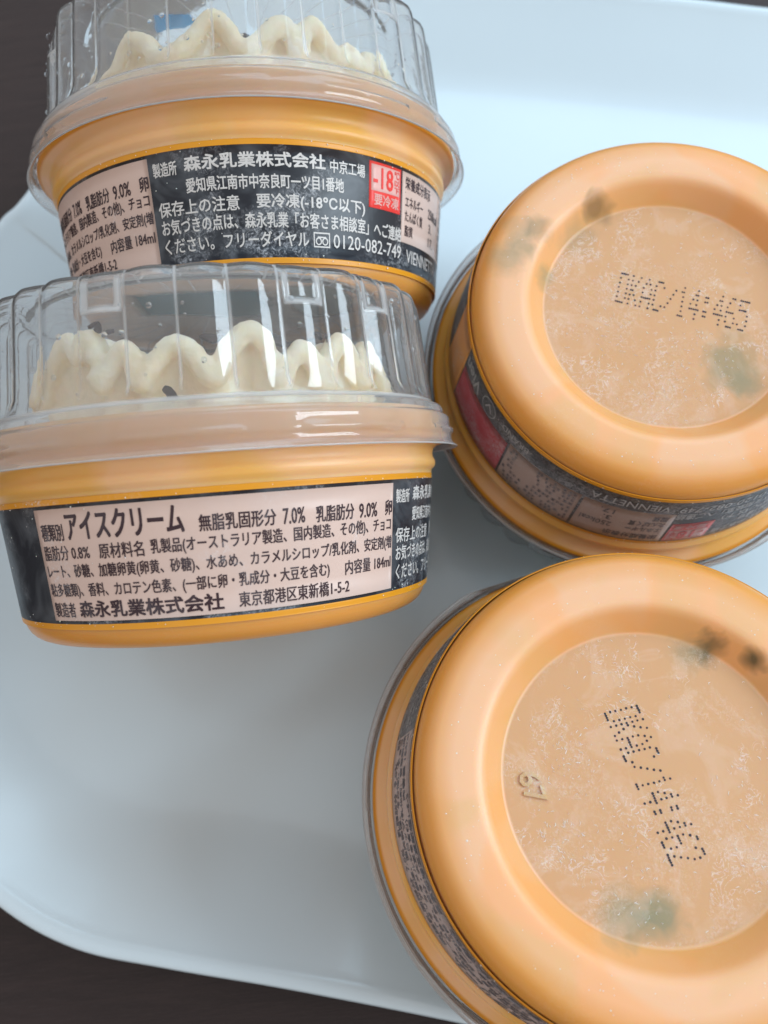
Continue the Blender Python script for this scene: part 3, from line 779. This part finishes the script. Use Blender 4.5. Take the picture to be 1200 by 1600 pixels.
cupB, lidB, crB = make_cup('B', 'rear cup lying on its side, its black text panel and red -18 mark facing up', bodyAB, 73 - 3.4, ctrlB)
cupA, lidA, crA = make_cup('A', 'front cup lying on its side, its pale ingredient panel with dark text facing up', bodyAB, 0, ctrlA)
dCD = Vector((60.348 - 39.436, 88.643 - 2.005))
cupC, lidC, crC = make_cup('C', 'ice cream cup standing upside down at the right, base dot printed with code ending 465', bodyC, 30, None, [(math.degrees(math.atan2(20.5, 90.5)), 46.2)])
cupD, lidD, crD = make_cup('D', 'ice cream cup standing upside down nearest the viewer, base dot printed with code ending 462', bodyD, 11, None, [(180 - math.degrees(math.atan2(20.5, 90.5)), 46.2)])

# chocolate flakes in the cream of the two lying cups
for i, (a, r, h, s, tl) in enumerate([(-20.5, 29.5, 50.6, 1.5, 20), (-23.0, 30.5, 51.2, 1.0, 60), (-1.8, 30.4, 39.0, 1.5, 60), (11, 28.0, 48.2, 1.9, 40), (7, 28.0, 46.6, 1.3, 20), (31.5, 29.8, 47.4, 1.5, 50), (-3.5, 27, 47.6, .9, 10), (49, 28.5, 49, 1.5, 40), (-27.5, 29, 52.4, 1.2, 30), (-40, 28, 50, 1.4, 20), (75, 25, 48, 1.8, 10), (-50, 27, 48, 2.0, 30)]):
    flake(cupA, a, r + 2.4, h + 1.9, s, tl, i)
for i, (a, r, h, s, tl) in enumerate([(-13.5, 31, 48.2, 2.4, 50), (9, 24, 53, 1.3, 40), (11, 20, 51.5, 1.0, 20), (-5, 22, 53.4, 1.6, 30), (16, 23, 50.5, 1.2, 60)]):
    flake(cupB, a + 73, r, h, s, tl, 40 + i)
# print on the flat top of the two lids, seen through the plastic
def lp(k, lid_off, pts): 
    out = []
    for e, nn in pts:
        x, y = loc(k, e, nn); a = -radians(lid_off); out.append((x * cos(a) - y * sin(a), x * sin(a) + y * cos(a)))
    return out
print_patch('lid_print', lp('A', 0, [(-11, 18.5), (-5, 18.5), (2, 17.5), (8, 16.5), (13, 14.5), (13, 4), (10, -8), (3, -6), (-4, -1), (-13, 2)]), 61.1, M_teal, lidA)
print_patch('lid_print', lp('A', 0, [(17, 16.5), (24, 15), (28, 11), (30, 2), (29, -10), (20, -12), (17, -3)]), 61.1, M_slate, lidA)
print_patch('lid_print', lp('B', 69.6, [(-15.5, 19), (-8, 18.5), (-7.5, 15.5), (-10.5, 13.4), (-16.6, 12.4)]), 61.1, M_blue, lidB)
# beads on the lids
b_ = mesh_obj('water_beads', *beads_mesh(3, 46, (-60, 80), (40.5, 56)), M_drop, lidA); tag(b_, kind='stuff')
b_ = mesh_obj('water_beads', *beads_mesh(8, 80, (-70, 70), (40.5, 58)), M_drop, lidB); tag(b_, kind='stuff')
# base codes
def sub(a, b): return (a[0] - b[0], a[1] - b[1])
V, F = code_mesh('DKAC/14:465', loc('C', 7.33, -9.79), sub(loc('C', -16.62, -.41), loc('C', 7.33, -9.79)), sub(loc('C', 9.71, -3.76), loc('C', 7.33, -9.79)), 4.35)
mesh_obj('date_code', V, F, M_code, cupC, False)
V, F = code_mesh('DKAC/14:462', loc('D', -.09, -12.06), sub(loc('D', -5.91, 12.24), loc('D', -.09, -12.06)), sub(loc('D', 5.59, -11.31), loc('D', -.09, -12.06)), 4.35)
mesh_obj('date_code', V, F, M_code, cupD, False)
V, F = emboss_mesh('67', loc('D', 18.4, -3.6), sub(loc('D', 17.6, 1.4), loc('D', 18.4, -3.6)), sub(loc('D', 22.0, -3.0), loc('D', 18.4, -3.6)), 4.35)
mesh_obj('mould_number', V, F, bodyD, cupD, False)
V, F = emboss_mesh('66', loc('C', 10.5, 17.5), sub(loc('C', 5.5, 19.5), loc('C', 10.5, 17.5)), sub(loc('C', 10.5, 17.5), loc('C', 9.4, 14.8)), 4.35)
# rime on the bases
spC = [(*loc('C', 12, -14), 9), (*loc('C', -2, 8), 7), (*loc('C', -8, 13), 9), (*loc('C', 4, 17), 6), (*loc('C', -10, -14), 10), (*loc('C', 14, 2), 7)]
s = mesh_obj('rime', *crystals_mesh(1, 300, spC), M_frost, cupC); tag(s, kind='stuff')
spD = [(*loc('D', 12, -8), 7), (*loc('D', 6, 8), 6), (*loc('D', 14, -4), 5), (*loc('D', 8, 17), 6), (*loc('D', -14, 4), 6), (*loc('D', -14, 14), 7), (*loc('D', 3, -18), 5), (*loc('D', 16, 8), 4)]
s = mesh_obj('rime', *crystals_mesh(2, 300, spD), M_frost, cupD); tag(s, kind='stuff')
